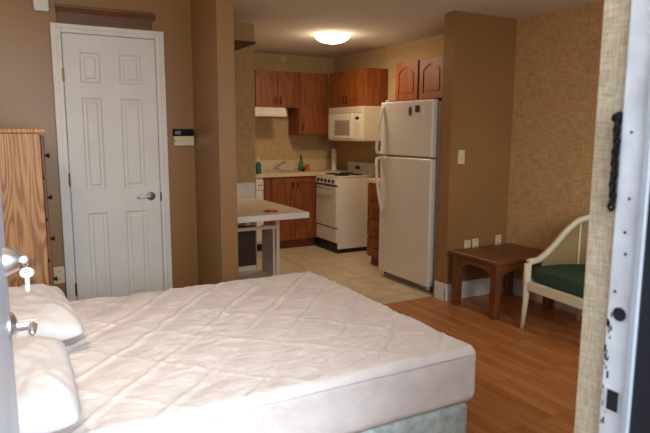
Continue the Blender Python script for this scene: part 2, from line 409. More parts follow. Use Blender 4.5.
# plates
def wallplate(x, y, z, label, kind, w_=.07, h_=.115, mat='ivory'):
    t = thing(kind, label, 'light switch' if kind == 'light_switch' else 'outlet', (x, y, z-h_/2), )
    obj('cover_plate', B((x-w_/2, y-.007, z-h_/2), (x+w_/2, y-.0005, z+h_/2), .003), mat, t)
    if kind == 'light_switch':
        obj('toggle', B((x-.006, y-.018, z-.012), (x+.006, y-.006, z+.012), .002), mat, t)
    else:
        for dz in (-.026, .026):
            b = newbm(); cyl(b, (x, y-.0065, z+dz), (x, y-.009, z+dz), .0165, seg=20); s = obj('socket', b, mat, t)
            b = newbm(); bx(b, (x-.008, y-.0098, z+dz-.004), (x-.005, y-.0088, z+dz+.006)); bx(b, (x+.005, y-.0098, z+dz-.004), (x+.008, y-.0088, z+dz+.006))
            obj('slots', b, 'darkmetal', s)
wallplate(3.268, 3.64, 1.195, 'ivory light switch at head height on the brown partition wall', 'light_switch')
wallplate(3.371, 3.64, .455, 'ivory outlet behind the side table, leftmost of three', 'wall_outlet', .068, .085)
wallplate(3.460, 3.64, .460, 'ivory outlet behind the side table, middle of three', 'wall_outlet', .068, .085)
wallplate(3.725, 3.64, .470, 'ivory outlet behind the side table, nearest the room corner', 'wall_outlet', .068, .085)
wallplate(.272, 4.2, .437, 'ivory outlet low on the wall between oak dresser and white door', 'wall_outlet', .068, .115)

# ---------------------------------------------------------------- security chain on the door frame
t = thing('door_chain', 'black security chain hanging from the white door frame at right', 'door chain', (.8665, .603, 1.27))
b = newbm(); lathe(b, [(.010, 0), (.010, -.004), (.005, -.005), (.005, -.009), (.008, -.011), (.006, -.014), (.001, -.015)], (.8755, .604, 1.423), 'X', 20)
obj('anchor_knob', b, 'blackmatte', t, True)
b = newbm(); zz = 1.412; k = 0
while zz > 1.272:
    mtx = Matrix.Rotation(PI/2 if k % 2 else 0, 3, 'Z') @ Matrix.Rotation(PI/2, 3, 'X') @ Matrix.Identity(3)
    torus(b, (.8665, .6015+.0008*math.sin(k*1.3), zz), .0050, .0024, mtx, 12, 6, 1.25); zz -= .0088; k += 1
obj('chain', b, 'blackmatte', t, True)

# ---------------------------------------------------------------- keys
Mk = Matrix.Translation(ed.location) @ Matrix.Rotation(ed.rotation_euler.z, 4, 'Z')
kp = Mk @ Vector((.0292, L-.062, 1.118))
t = thing('key_ring', 'steel keys hanging from the deadbolt of the open entry door', 'keys', tuple(kp))
b = newbm(); bx(b, (kp.x, kp.y-.001, kp.z-.004), (kp.x+.003, kp.y+.001, kp.z+.004))
prism(b, [(.002, -.005), (.006, -.008), (.013, -.007), (.017, 0), (.013, .008), (.006, .008), (.002, .005)], -.0012, .0012, lambda u, v, d: Vector((kp.x+u, kp.y+d, kp.z+v)))
obj('inserted_key', b, 'steel', t)
b = newbm(); torus(b, (kp.x+.012, kp.y, kp.z-.009), .007, .0009, Matrix.Rotation(.9, 3, 'Z') @ Matrix.Rotation(PI/2, 3, 'X')); obj('ring', b, 'steel', t, True)
kc = Vector((kp.x+.013, kp.y, kp.z-.030))
head = [(.0145*math.cos(a), .0125*math.sin(a)) for a in [math.radians(-60+300*i/14) for i in range(15)]]
b = newbm(); ou = [(.004, -.040), (.0045, -.036), (.0035, -.032), (.0045, -.028), (.0035, -.024), (.0045, -.02), (.0045, -.011)] + [(x, y) for x, y in head if y > -.0105] + [(-.0045, -.011), (-.0045, -.040), (0, -.044)]
prism(b, ou, -.001, .001, lambda u, v, d: Vector((kc.x+u, kc.y+d, kc.z+v)))
hk = obj('hanging_key', b, plain('pale_nickel', (232, 226, 226), .3, .35), t)
b = newbm()
for dx, dz in ((-.004, .002), (.004, .002), (0, .007)): cyl(b, (kc.x+dx, kc.y-.0013, kc.z+dz), (kc.x+dx, kc.y-.0009, kc.z+dz), .0016, seg=10)
obj('punched_holes', b, 'darkmetal', hk)

# ---------------------------------------------------------------- dresser
t = thing('chest_of_drawers', 'tall golden oak chest of drawers standing in the corner beyond the pillows', 'dresser', (-.08, 3.7, 0))
DY0, DY1, DX = 3.30, 4.12, .188
obj('body', B((-.30, DY0, .03), (DX-.022, DY1, 1.385), .004), 'oak', t)
obj('top', B((-.31, DY0-.008, 1.385), (DX+.004, DY1+.008, 1.408), .005), 'oak', t)
obj('base', B((-.29, DY0+.02, 0), (DX-.03, DY1-.02, .03)), 'oakdark', t)
for i in range(6):
    z0 = .07+i*.219
    d = obj('drawer', B((DX-.0218, DY0+.012, z0), (DX-.004, DY1-.012, z0+.207), .005), 'oakdark', t)
    for y in (DY0+.05, DY1-.19):
        b = newbm(); lathe(b, [(.006, 0), (.005, .008), (.013, .016), (.012, .022), (.001, .025)], (DX-.004, y, z0+.105), 'X', 16); obj('knob', b, 'darkmetal', d, True)

# ---------------------------------------------------------------- bed
def rounded_block(bm, lo, hi, r, nx, ny, nz, disp=None):
    c = [(a+b)/2 for a, b in zip(lo, hi)]; h = [(b-a)/2 for a, b in zip(lo, hi)]
    cache = {}
    def V(i, j, k):
        key = (i, j, k)
        if key in cache: return cache[key]
        p = Vector((h[0]*(2*i/nx-1), h[1]*(2*j/ny-1), h[2]*(2*k/nz-1)))
        q = Vector([max(-h[a]+r, min(h[a]-r, p[a])) for a in range(3)]); d = p-q
        if d.length > 1e-9: d = d.normalized()*r
        p = q+d+Vector(c)
        if disp: p = disp(p)
        cache[key] = bm.verts.new(p); return cache[key]
    for i in range(nx):
        for j in range(ny):
            bm.faces.new((V(i, j, 0), V(i, j+1, 0), V(i+1, j+1, 0), V(i+1, j, 0))); bm.faces.new((V(i, j, nz), V(i+1, j, nz), V(i+1, j+1, nz), V(i, j+1, nz)))
    for i in range(nx):
        for k in range(nz):
            bm.faces.new((V(i, 0, k), V(i+1, 0, k), V(i+1, 0, k+1), V(i, 0, k+1))); bm.faces.new((V(i, ny, k), V(i, ny, k+1), V(i+1, ny, k+1), V(i+1, ny, k)))
    for j in range(ny):
        for k in range(nz):
            bm.faces.new((V(0, j, k), V(0, j, k+1), V(0, j+1, k+1), V(0, j+1, k))); bm.faces.new((V(nx, j, k), V(nx, j+1, k), V(nx, j+1, k+1), V(nx, j, k+1)))
    return bm
BX0, BX1, BY0, BY1 = -.325, 1.605, 1.635, 3.085; BZ = .557
def quilt(p):
    if p.z > BZ-.05:
        k = min(1, (p.z-(BZ-.05))/.04)
        wob = .035*noise.noise(p*2.3)+.012*noise.noise(p*7)
        a = (-p.x*.76+p.y*.649+wob)/.2; c = (p.x*.70+p.y*.714+wob)/.30
        da = abs(a-round(a))*.2; dc = abs(c-round(c))*.30
        fa = .45+.9*max(0, .5+noise.noise(Vector((p.x*1.7, p.y*1.7, 21))))
        rid = .0058*fa*math.exp(-(da/.011)**2)+.0034*math.exp(-(dc/.010)**2)-.003*math.cos(2*PI*a)
        q = Vector((p.x*7+p.y*2, p.y*9-p.x*3, 3))
        n2 = noise.noise(Vector((p.x*3, p.y*3, 7)))
        r1 = (1-abs(noise.noise(q))*2.2); r2_ = (1-abs(noise.noise(q*2.3+Vector((5, 1, 2))))*2.2)
        amp = .6+.8*max(0, noise.noise(Vector((p.x*2.1, p.y*2.1, 11)))+.3)
        p = p+Vector((0, 0, k*(rid+.007*n2+amp*(.0031*r1+.0026*r2_))))
    else:
        w_ = .004*noise.noise(Vector((p.x*5, p.y*5, p.z*12)))
        if p.y < BY0+.01: p = p+Vector((0, w_+.002*math.sin(p.x*60+p.z*30), 0))
        if p.x > BX1-.01: p = p+Vector((w_, 0, 0))
    return p
t = thing('mattress', 'white quilted mattress on the bed, pulled bare', 'mattress', (.64, 2.34, .325))
b = newbm(); rounded_block(b, (BX0, BY0, .326), (BX1, BY1, BZ), .038, 250, 185, 26, quilt)
obj('quilted_cover', b, 'sheet', t, True)
b = newbm(); zc = BZ-.028
r_ = .05
loop = []
for cx, cy, a0 in ((BX1-r_, BY0+r_, -90), (BX1-r_, BY1-r_, 0), (BX0+r_, BY1-r_, 90), (BX0+r_, BY0+r_, 180)):
    for i in range(7):
        a = math.radians(a0+15*i); loop.append(Vector((cx+(r_-.0005)*math.cos(a), cy+(r_-.0005)*math.sin(a), zc)))
loop.append(loop[0].copy()); tube(b, loop, .0030, 8); obj('piping', b, 'sheet', t, True)
b = newbm(); rounded_block(b, (BX0+.012, BY0+.018, .125), (BX1-.022, BY1-.018, .325), .03, 40, 30, 8)
bs = single('box_spring', b, 'teal', 'pale blue-green quilted box spring under the white mattress', 'box spring', base=(.64, 2.34, .125), smooth=True)
t = thing('bed_frame', 'metal bed frame with legs hidden beneath the pale blue box spring', 'bed frame', (.64, 2.34, 0))
b = newbm()
for y in (BY0+.05, BY1-.08): bx(b, (BX0+.03, y, .10), (BX1-.06, y+.03, .124))
for x in (BX0+.05, .6, BX1-.12): bx(b, (x, BY0+.05, .10), (x+.03, BY1-.05, .124))
obj('rails', b, 'darkmetal', t)
for x in (BX0+.1, .65, BX1-.16):
    for y in (BY0+.1, BY1-.1):
        b = newbm(); cyl(b, (x, y, 0), (x, y, .10), .018, seg=12); obj('leg', b, 'darkmetal', t)
def pillow(label, cx, cy, hw, hl, h, seed, rz, tilt=0):
    b = newbm(); n = 48; vs = {}
    for side in (1, -1):
        for i in range(n+1):
            for j in range(n+1):
                if side == -1 and (i in (0, n) or j in (0, n)): vs[(side, i, j)] = vs[(1, i, j)]; continue
                u, v = 2*i/n-1, 2*j/n-1
                pu, pv = u*(1-.05*(v*v)**4*abs(u)**2), v*(1-.05*(u*u)**4*abs(v)**2)
                th = ((1-abs(u)**4.0)*(1-abs(v)**3.6))**.5
                wr = .016*noise.noise(Vector((u*2.0+seed, v*2.4, side)))+.010*(1-2*abs(noise.noise(Vector((u*4+seed+v*2, v*2.5-u*2, side)))))+.004*(1-2*abs(noise.noise(Vector((u*9+seed, v*9, side)))))
                z = side*th*(h/2) * (1 if side == 1 else .62)+wr*(th**.5)*(1 if side == 1 else .3)
                vs[(side, i, j)] = b.verts.new((pu*hw, pv*hl, z))
    for side in (1, -1):
        for i in range(n):
            for j in range(n):
                q = [vs[(side, i, j)], vs[(side, i+1, j)], vs[(side, i+1, j+1)], vs[(side, i, j+1)]]
                b.faces.new(q if side == 1 else q[::-1])
    o = obj('pillow', b, 'pillow', None, True); o.location = (cx, cy, BZ+.022+h*.31); o.rotation_euler = (0, tilt, rz)
    return tag(o, label, 'pillow', 'pillows on the bed')
pillow('white pillow at the far side of the bed, against the oak dresser', -.045, 2.635, .262, .345, .155, 1, .05, -.02)
pillow('white pillow nearest the open entry door, below the door handle', -.115, 1.915, .262, .335, .155, 5, -.02, -.02)

# ---------------------------------------------------------------- kitchen cabinets
def arch_door(root, f, w_, h_, arch=True, th=.018, handle=None, mat='cherry'):
    """door in plane coordinates u in [0,w], v in [0,h], d outward"""
    b = newbm(); s = .052
    prism(b, [(0, 0), (w_, 0), (w_, h_), (0, h_)], 0, th*.5, f)
    prism(b, [(0, 0), (s, 0), (s, h_), (0, h_)], th*.5, th, f); prism(b, [(w_-s, 0), (w_, 0), (w_, h_), (w_-s, h_)], th*.5, th, f)
    prism(b, [(s, 0), (w_-s, 0), (w_-s, s), (s, s)], th*.5, th, f)
    def top(u):
        x = (u-s)/(w_-2*s)*2-1
        if not arch: return h_-s
        c = max(0, 1-(abs(x)/.85)**2.0) if abs(x) < .85 else 0
        return h_-s-.045+.045*(c**.8)
    K = 14; us = [s+(w_-2*s)*i/K for i in range(K+1)]
    for i in range(K):
        prism(b, [(us[i], top(us[i])), (us[i+1], top(us[i+1])), (us[i+1], h_), (us[i], h_)], th*.5, th, f)
    g = .018
    ins = [(s+g, s+g), (w_-s-g, s+g)] + [(min(max(u, s+g), w_-s-g), top(u)-g) for u in us[::-1]]
    d = obj('door', b, mat, root)
    bmx = newbm(); prism(bmx, ins, th*.5, th*.85, f); obj('raised_panel', bmx, mat, d)
    if handle:
        u, v = handle; b = newbm()
        tube(b, [f(u, v-.04, th), f(u, v-.036, th+.022), f(u, v, th+.027), f(u, v+.036, th+.022), f(u, v+.04, th)], .005, 8); obj('handle', b, 'darkmetal', d, True)
    return d
UP = 'reddish brown wooden upper cabinets'
YU = 6.385
# cabinet over hood (two doors)
t = thing('upper_cabinet', 'two-door reddish wooden wall cabinet above the range hood', 'cabinet', (2.78, 6.65, 1.67), UP)
obj('body', B((2.58, YU+.019, 1.672), (3.15, YK-.001, 2.098), .003), 'cherry', t)
fb = lambda x0, z0, y: (lambda u, v, d: Vector((x0+u, y-d, z0+v)))
arch_door(t, fb(2.596, 1.68, YU+.019), .272, .41, handle=(.245, .075))
arch_door(t, fb(2.874, 1.68, YU+.019), .272, .41, handle=(.03, .075))
t = thing('upper_cabinet', 'tall single-door reddish wooden wall cabinet in the kitchen corner', 'cabinet', (3.4, 6.65, 1.355), UP)
obj('body', B((3.152, YU+.019, 1.355), (3.56, YK-.001, 2.098), .003), 'cherry', t)
arch_door(t, fb(3.162, 1.363, YU+.019), .362, .728, handle=(.03, .08))
# cabinet over microwave (faces -X)
fx = lambda y1, z0, x: (lambda u, v, d: Vector((x-d, y1-u, z0+v)))
t = thing('upper_cabinet', 'two-door reddish wooden wall cabinet above the microwave', 'cabinet', (3.65, 5.86, 1.68), UP)
obj('body', B((3.5+.018, 5.478, 1.676), (XR-.002, 6.25, 2.088), .003), 'cherry', t)
arch_door(t, fx(6.246, 1.682, 3.518), .378, .40, handle=(.348, .075))
arch_door(t, fx(5.862, 1.682, 3.518), .378, .40, handle=(.03, .075))
t = thing('upper_cabinet', 'two-door reddish wooden wall cabinet above the white refrigerator', 'cabinet', (3.65, 4.4, 1.70), UP)
obj('body', B((3.518, 3.80, 1.70), (XR-.002, 4.905, 2.078), .003), 'cherry', t)
arch_door(t, fx(4.898, 1.706, 3.518), .355, .365)
arch_door(t, fx(4.512, 1.706, 3.518), .355, .365)
arch_door(t, fx(4.15, 1.706, 3.518), .34, .365)
# range hood
t = thing('range_hood', 'slim cream range hood under the left wall cabinet', 'range hood', (2.7, 6.6, 1.56))
b = newbm(); prism(b, [(6.689, 1.671), (6.29, 1.671), (6.25, 1.62), (6.25, 1.585), (6.689, 1.585)], 2.3, 2.925, lambda u, v, d: Vector((d, u, v))); obj('canopy', b, 'appl', t)
obj('front_lip', B((2.3, 6.242, 1.565), (2.925, 6.26, 1.60), .004), 'appl2', t)
obj('filter', B((2.4, 6.3, 1.577), (2.85, 6.6, 1.5848)), 'steel', t)
# base cabinet + counter
t = thing('sink_cabinet', 'two-door reddish wooden base cabinet under the sink counter', 'cabinet', (2.95, 6.5, 0))
b = newbm(); bx(b, (2.632, 6.26, .0), (3.295, 6.68, .10)); obj('toe_kick', b, 'cherrydark', t)
obj('body', B((2.632, 6.22, .10), (3.295, YK-.001, .868), .002), 'cherry', t)
arch_door(t, fb(2.71, .115, 6.22), .29, .73, arch=False, handle=(.262, .65))
arch_door(t, fb(3.005, .115, 6.22), .285, .73, arch=False, handle=(.028, .65))
t = thing('sink_counter', 'beige laminate counter with the sink along the back kitchen wall', 'counter', (2.6, 6.5, .87))
b = newbm()   # top with a sink opening
SX0, SX1, SY0, SY1 = 2.66, 3.18, 6.29, 6.58
for lo, hi in (((1.345, 6.19), (SX0, YK-.002)), ((SX1, 6.19), (XR-.002, YK-.002)), ((SX0, 6.19), (SX1, SY0)), ((SX0, SY1), (SX1, YK-.002))):
    bx(b, (lo[0], lo[1], .87), (hi[0], hi[1], .91))
obj('worktop', b, 'counter', t)
obj('backsplash', B((1.339, YK-.02, .9105), (XR-.002, YK-.0025, 1.04), .003), 'counter', t)
b = newbm()
for lo, hi in (((SX0-.012, SY0-.012, .9102), (SX1+.012, SY0+.012, .915)), ((SX0-.012, SY1-.012, .9102), (SX1+.012, SY1+.012, .915)), ((SX0-.012, SY0, .9102), (SX0+.012, SY1, .915)), ((SX1-.012, SY0, .9102), (SX1+.012, SY1, .915)),
               ((SX0+.002, SY0+.002, .875), (SX0+.012, SY1-.002, .912)), ((SX1-.012, SY0+.002, .875), (SX1-.002, SY1-.002, .912)), ((SX0+.01, SY1-.012, .875), (SX1-.01, SY1-.002, .912)), ((SX0+.002, SY0+.002, .873), (SX1-.002, SY1-.002, .878))): bx(b, lo, hi, .001)
s_ = obj('sink_basin', b, 'steel', t)
t = thing('faucet', 'chrome kitchen faucet with raised spout behind the sink', 'faucet', (2.95, 6.62, .9105))
b = newbm(); bx(b, (2.86, 6.60, .911), (3.04, 6.64, .926), .006); obj('base', b, 'steel', t)
b = newbm(); tube(b, [(2.93, 6.62, .925), (2.93, 6.61, .945), (2.95, 6.56, .975), (2.99, 6.48, 1.02), (3.0, 6.45, 1.03), (3.002, 6.44, 1.01)], [.016, .013, .012, .012, .013, .012], 12); obj('spout', b, 'steel', t, True)
b = newbm(); lathe(b, [(.017, 0), (.017, .03), (.012, .045), (.001, .046)], (2.99, 6.62, .925)); bx(b, (2.985, 6.56, .965), (2.995, 6.62, .972), .002); obj('handle', b, 'steel', t)
t = thing('side_sprayer', 'small chrome sprayer standing at the front edge of the sink', 'sprayer', (3.06, 6.27, .9105))
b = newbm(); lathe(b, [(.018, 0), (.014, .012), (.011, .03), (.017, .055), (.012, .07), (.001, .072)], (3.05, 6.255, .911)); obj('head', b, 'steel', t, True)
b = newbm(); cyl(b, (3.05, 6.255, .96), (3.05, 6.225, .965), .007); obj('nozzle', b, 'steel', t)
# dishwasher
t = thing('dishwasher', 'narrow white dishwasher with a control strip under the counter end', 'dishwasher', (2.35, 6.5, 0))
obj('body', B((2.04, 6.22, .09), (2.60, 6.68, .866), .003), 'appl', t)
obj('door', B((2.045, 6.195, .12), (2.598, 6.219, .72), .006), 'appl', t)
p_ = obj('control_panel', B((2.045, 6.19, .725), (2.598, 6.219, .85), .006), 'appl', t)
for x in (2.53, 2.565): obj('button', B((x, 6.187, .775), (x+.018, 6.191, .79), .001), 'magbrown', p_)
obj('kick_plate', B((2.05, 6.25, 0), (2.595, 6.67, .089)), 'black', t)
obj('filler', B((2.602, 6.225, .1), (2.631, 6.68, .866)), 'cherrydark', t)

t = thing('wall_cover_plate', 'small tan cover plate high on the back kitchen wall above the cabinets', 'cover plate', (2.93, YK, 2.2))
obj('plate', B((3.05, YK-.008, 2.235), (3.11, YK-.0005, 2.305), .002), 'counter', t)

# counter items
def bottle(label, x, y, prof, mat, capprof, capmat, neck=None):
    t = thing('bottle', label, 'bottle', (x, y, .9105))
    b = newbm(); lathe(b, prof, (x, y, .911)); o = obj('body', b, mat, t, True)
    b = newbm(); lathe(b, capprof, (x, y, .911)); obj('cap', b, capmat, t, True); return t
t = bottle('blue-green dish soap bottle with a pump at the left end of the sink counter', 2.555, 6.235, [(.03, 0), (.034, .01), (.034, .11), (.02, .135), (.012, .14)], 'bluesoap', [(.013, .14), (.013, .155), (.004, .16), (.004, .18), (.010, .183), (.010, .19), (.001, .191)], 'paper')
b = newbm(); cyl(b, (2.555, 6.235, 1.097), (2.53, 6.21, 1.092), .004); obj('pump_spout', b, 'paper', t)
bottle('green bottle with a dark cap standing at the back of the sink', 3.235, 6.50, [(.026, 0), (.03, .01), (.03, .10), (.014, .14), (.011, .15)], 'greenb', [(.012, .15), (.012, .185), (.004, .19), (.004, .215), (.001, .216)], 'black')
single('sponge', bx(newbm(), (3.29, 6.46, .9108), (3.345, 6.52, .99), .012), 'pink', 'pink sponge standing beside the green bottle', 'sponge', base=(3.32, 6.49, .9108), smooth=False)
b = newbm(); lathe(b, [(.016, 0), (.02, .012), (.024, .04), (.018, .05), (.001, .052)], (3.212, 6.40, .9112)); single('scrub_pad', b, 'black', 'dark rounded scrub brush left of the green bottle', 'scrub brush', base=(3.212, 6.40, .9112), smooth=True)
t = thing('paper_towel_roll', 'tall slim white paper roll standing in the counter corner', 'paper roll', (3.655, 6.42, .9105))
b = newbm(); lathe(b, [(.034, 0), (.034, .27), (.012, .27), (.012, .268)], (3.655, 6.41, .911), seg=28); obj('roll', b, 'paper', t, False)
b = newbm(); cyl(b, (3.655, 6.42, 1.178), (3.655, 6.42, 1.184), .011); obj('core', b, 'magbrown', t)

# ---------------------------------------------------------------- stove
t = thing('stove', 'small cream electric coil stove between counter and drawers', 'stove', (3.5, 5.94, 0))
sx, y0, y1, zt = 3.30, 5.690, 6.185, .893
obj('body', B((sx, y0, .05), (XR-.03, y1, .875), .004), 'appl', t)
obj('cooktop', B((sx-.012, y0-.004, .8755), (XR-.03, y1+.002, zt), .006), 'appl', t)
b = newbm(); prism(b, [(sx-.001, .79), (sx-.028, .795), (sx-.016, .872), (sx-.001, .8745)], y0+.002, y1-.002, lambda u, v, d: Vector((u, d, v))); cp = obj('control_panel', b, 'appl', t)
for i in range(5):
    y = y0+.07+i*.088; b = newbm(); lathe(b, [(.021, 0), (.019, -.012), (.014, -.020), (.001, -.021)], (sx-.022, y, .832), 'X', 18); obj('knob', b, 'black', cp, True)
obj('panel_trim', B((sx-.03, y0+.002, .783), (sx-.001, y1-.002, .7905), .001), 'darkmetal', t)
d = obj('oven_door', B((sx-.024, y0+.006, .30), (sx-.001, y1-.006, .775), .006), 'appl', t)
b = newbm(); tube(b, [(sx-.024, y0+.04, .745), (sx-.05, y0+.045, .745), (sx-.053, y0+.25, .745), (sx-.05, y1-.045, .745), (sx-.024, y1-.04, .745)], .008); h = obj('handle', b, 'greyglass', d, True)
obj('storage_drawer', B((sx-.02, y0+.006, .125), (sx-.001, y1-.006, .287), .005), 'appl', t)
obj('kick_plate', B((sx+.005, y0+.008, 0), (3.78, y1-.008, .0498)), 'black', t)
obj('lower_panel', B((sx-.006, y0+.01, .05), (sx+.0, y1-.01, .12)), 'black', t)
b = newbm(); bx(b, (sx+.0, y0+.006, .288), (sx-.0145, y1-.006, .2995)); obj('drawer_gap', b, 'black', t)
for (x, y, r) in ((3.42, 5.81, .085), (3.42, 6.05, .07), (3.62, 5.81, .07), (3.62, 6.05, .085)):
    b = newbm(); lathe(b, [(r+.012, 0), (r+.014, .004), (r, .005), (r-.01, .002)], (x, y, zt-.001)); br = obj('burner', b, 'black', t, True)
    b = newbm(); pts = [(x+(.012+(r-.016)*k/70)*math.cos(k*.36), y+(.012+(r-.016)*k/70)*math.sin(k*.36), zt+.009) for k in range(71)]
    tube(b, pts, .0045, 6); obj('coil', b, 'black', br, True)
bg_ = obj('backguard', bx(newbm(), (3.72, y0, zt), (XR-.03, y1, 1.035), .008), 'appl', t)
obj('clock_face', B((3.7175, 5.90, .95), (3.7205, 6.0, .99)), 'black', bg_)
# microwave
t = thing('microwave', 'cream over-the-range microwave under the wall cabinet', 'microwave', (3.62, 5.8, 1.29))
mx, my0, my1, mz0, mz1 = 3.46, 5.435, 6.195, 1.292, 1.674
obj('body', B((mx+.012, my0, mz0), (XR-.002, my1, mz1), .006), 'appl2', t)
dd = obj('door', B((mx-.012, my0+.215, mz0+.022), (mx+.0115, my1-.002, mz1-.075), .008), 'appl', t)
obj('window', B((mx-.0135, 5.70, 1.352), (mx-.011, 6.04, 1.525), .001), 'greyglass', dd)
kp_ = obj('keypad', B((mx-.008, my0+.006, mz0+.022), (mx+.0115, my0+.21, mz1-.075), .005), 'appl', t)
b = newbm(); bmesh.ops.create_uvsphere(b, u_segments=16, v_segments=8, radius=1, matrix=Matrix.Translation((mx-.008, my0+.11, 1.545)) @ Matrix.Diagonal((.004, .045, .018, 1))); obj('clock_display', b, 'black', kp_, True)
for r in range(5):
    for c in range(3):
        obj('button', B((mx-.0098, my0+.055+c*.04, 1.36+r*.028), (mx-.0078, my0+.083+c*.04, 1.376+r*.028), .001), 'counter', kp_)
v_ = obj('vent_grille', B((mx-.006, my0+.004, mz1-.072), (mx+.0115, my1-.004, mz1-.002), .004), 'appl2', t)
for k in range(5): obj('louver', B((mx-.0085, my0+.03, mz1-.064+k*.012), (mx-.0055, my1-.03, mz1-.060+k*.012)), 'counter', v_)
obj('bottom_edge', B((mx-.004, my0+.004, mz0+.001), (mx+.0115, my1-.004, mz0+.02), .003), 'appl2', t)
# drawer cabinet
t = thing('drawer_cabinet', 'narrow reddish base cabinet with drawers beside the refrigerator', 'cabinet', (3.55, 4.9, 0))
obj('body', B((3.335, 4.68, .09), (XR-.03, 5.11, .868), .002), 'cherrydark', t)
obj('toe_kick', B((3.38, 4.68, 0), (XR-.03, 5.11, .09)), 'cherrydark', t)
obj('worktop', B((3.315, 4.67, .8685), (3.795, 5.115, .91), .006), 'counter', t)
for z0, z1 in ((.10, .30), (.31, .49), (.50, .68), (.69, .855)):
    d = obj('drawer', B((3.318, 4.69, z0), (3.3348, 5.105, z1), .004), 'cherry', t)
    b = newbm(); tube(b, [(3.318, 4.87, (z0+z1)/2), (3.30, 4.875, (z0+z1)/2), (3.30, 4.965, (z0+z1)/2), (3.318, 4.97, (z0+z1)/2)], .004, 8); obj('handle', b, 'darkmetal', d, True)

# ---------------------------------------------------------------- refrigerator
t = thing('refrigerator', 'tall white two-door refrigerator standing beside the brown partition', 'refrigerator', (3.45, 4.26, 0))
fy0, fy1 = 3.862, 4.625
obj('body', B((3.215, fy0+.006, .055), (3.78, fy1-.006, 1.655), .006), 'appl', t)
fr = obj('freezer_door', bx(newbm(), (3.14, fy0, 1.182), (3.208, fy1, 1.668), .014, 3), 'appl', t)
lo_ = obj('fridge_door', bx(newbm(), (3.14, fy0, .058), (3.208, fy1, 1.170), .014, 3), 'appl', t)
obj('door_gasket', B((3.2085, fy0+.012, .10), (3.2148, fy1-.012, 1.65)), 'stripgrey', t)
b = newbm(); tube(b, [(3.146, fy1+.02-.075, 1.63), (3.128, fy1+.02-.072, 1.60), (3.108, fy1+.02-.062, 1.50), (3.092, fy1+.02-.048, 1.36), (3.086, fy1+.02-.04, 1.25), (3.092, fy1+.02-.04, 1.205), (3.142, fy1+.02-.04, 1.198)], [.012, .015, .015, .015, .015, .015, .013], 12); sharp(obj('handle', b, 'appl', fr), 60)
b = newbm(); tube(b, [(3.142, fy1+.02-.04, 1.152), (3.092, fy1+.02-.04, 1.146), (3.086, fy1+.02-.04, 1.10), (3.090, fy1+.02-.045, .96), (3.106, fy1+.02-.056, .82), (3.126, fy1+.02-.068, .69), (3.146, fy1+.02-.072, .65)], [.013, .015, .015, .015, .015, .015, .012], 12); sharp(obj('handle', b, 'appl', lo_), 60)
k_ = obj('kick_grille', B((3.20, fy0+.02, .008), (3.22, fy1-.02, .054)), 'darkmetal', t)
for k in range(4): obj('slat', B((3.194, fy0+.03, .012+k*.010), (3.2005, fy1-.05, .017+k*.010)), 'stripgrey', k_)
for y in (fy0+.05, fy1-.05):
    b = newbm(); cyl(b, (3.26, y, 0), (3.26, y, .056), .018, seg=12); obj('foot', b, 'steel', t)
    b = newbm(); cyl(b, (3.70, y, 0), (3.70, y, .056), .018, seg=12); obj('foot', b, 'steel', t)
b = newbm(); bx(b, (3.16, fy0+.0, .03), (3.205, fy0+.05, .056), .004); obj('hinge_bracket', b, 'steel', t)
b = newbm(); bx(b, (3.17, fy1-.09, 1.6685), (3.25, fy1-.03, 1.69), .006); obj('hinge_cover', b, 'stripgrey', t)
b = newbm(); bmesh.ops.create_uvsphere(b, u_segments=20, v_segments=10, radius=1, matrix=Matrix.Translation((3.137, 4.165, 1.577)) @ Matrix.Diagonal((.004, .024, .042, 1)))
single('fridge_magnet', b, 'magbrown', 'brown oval magnet on the freezer door, leftmost of three', 'magnet', 'magnets on the freezer door', base=(3.137, 4.165, 1.577), smooth=True)
single('fridge_magnet', B((3.1355, 4.035, 1.565), (3.1398, 4.092, 1.622), .001), 'magdark', 'dark square magnet in the middle of the freezer door magnets', 'magnet', 'magnets on the freezer door', base=(3.14, 4.06, 1.59))
single('fridge_magnet', B((3.1355, 3.965, 1.548), (3.1398, 3.990, 1.60), .001), 'paper', 'small white magnet on the freezer door, rightmost of three', 'magnet', 'magnets on the freezer door', base=(3.14, 3.98, 1.57))

# ---------------------------------------------------------------- peninsula table, shelf
t = thing('breakfast_table', 'white laminate breakfast bar top running out from the brown pier', 'table', (1.65, 4.3, 0))
obj('tabletop', B((1.339, 3.806, .763), (1.952, 4.945, .806), .001), 'tablewarmlit', t)
b = newbm(); bx(b, (1.339, 3.80, .763), (1.958, 3.8055, .806)); bx(b, (1.9525, 3.8056, .763), (1.958, 4.945, .806)); obj('edge_band', b, 'white', t)['label'] = 'white edge band'
obj('upstand', B((1.339, 4.93, .8065), (1.985, 4.9485, .935), .003), 'white', t)['label'] = 'white upright panel behind the tabletop'
post = newbm(); bx(post, (1.868, 4.20, 0), (1.896, 4.225, .762), .002); obj('leg', post, 'tablewhite', t)
obj('leg', B((1.868, 4.86, 0), (1.896, 4.885, .762), .002), 'tablewhite', t)
obj('rail', B((1.339, 4.203, .628), (1.867, 4.223, .655), .002), 'tablewhite', t)
t = thing('shelf_unit', 'open white shelf stand under the breakfast bar with dark brown back', 'shelf', (1.62, 4.35, 0))
obj('side_panel', B((1.849, 4.228, 0), (1.867, 4.46, .626), .002), 'tablewhite', t)
obj('bottom_shelf', B((1.339, 4.205, .208), (1.8485, 4.46, .245), .002), 'tablewhite', t)
obj('back_rail', B((1.339, 4.44, .2455), (1.79, 4.46, .29), .002), 'tablewhite', t)
obj('back_panel', B((1.339, 4.445, .2905), (1.79, 4.46, .626), .001), 'darkwood', t)['label'] = 'dark brown back panel'
obj('plinth', B((1.36, 4.23, 0), (1.845, 4.45, .2075)), 'darkwood', t)
t = thing('wall_shelf', 'dark brown shelf high on the tan wall behind the brown pier', 'shelf', (1.6, 4.7, 2.10))
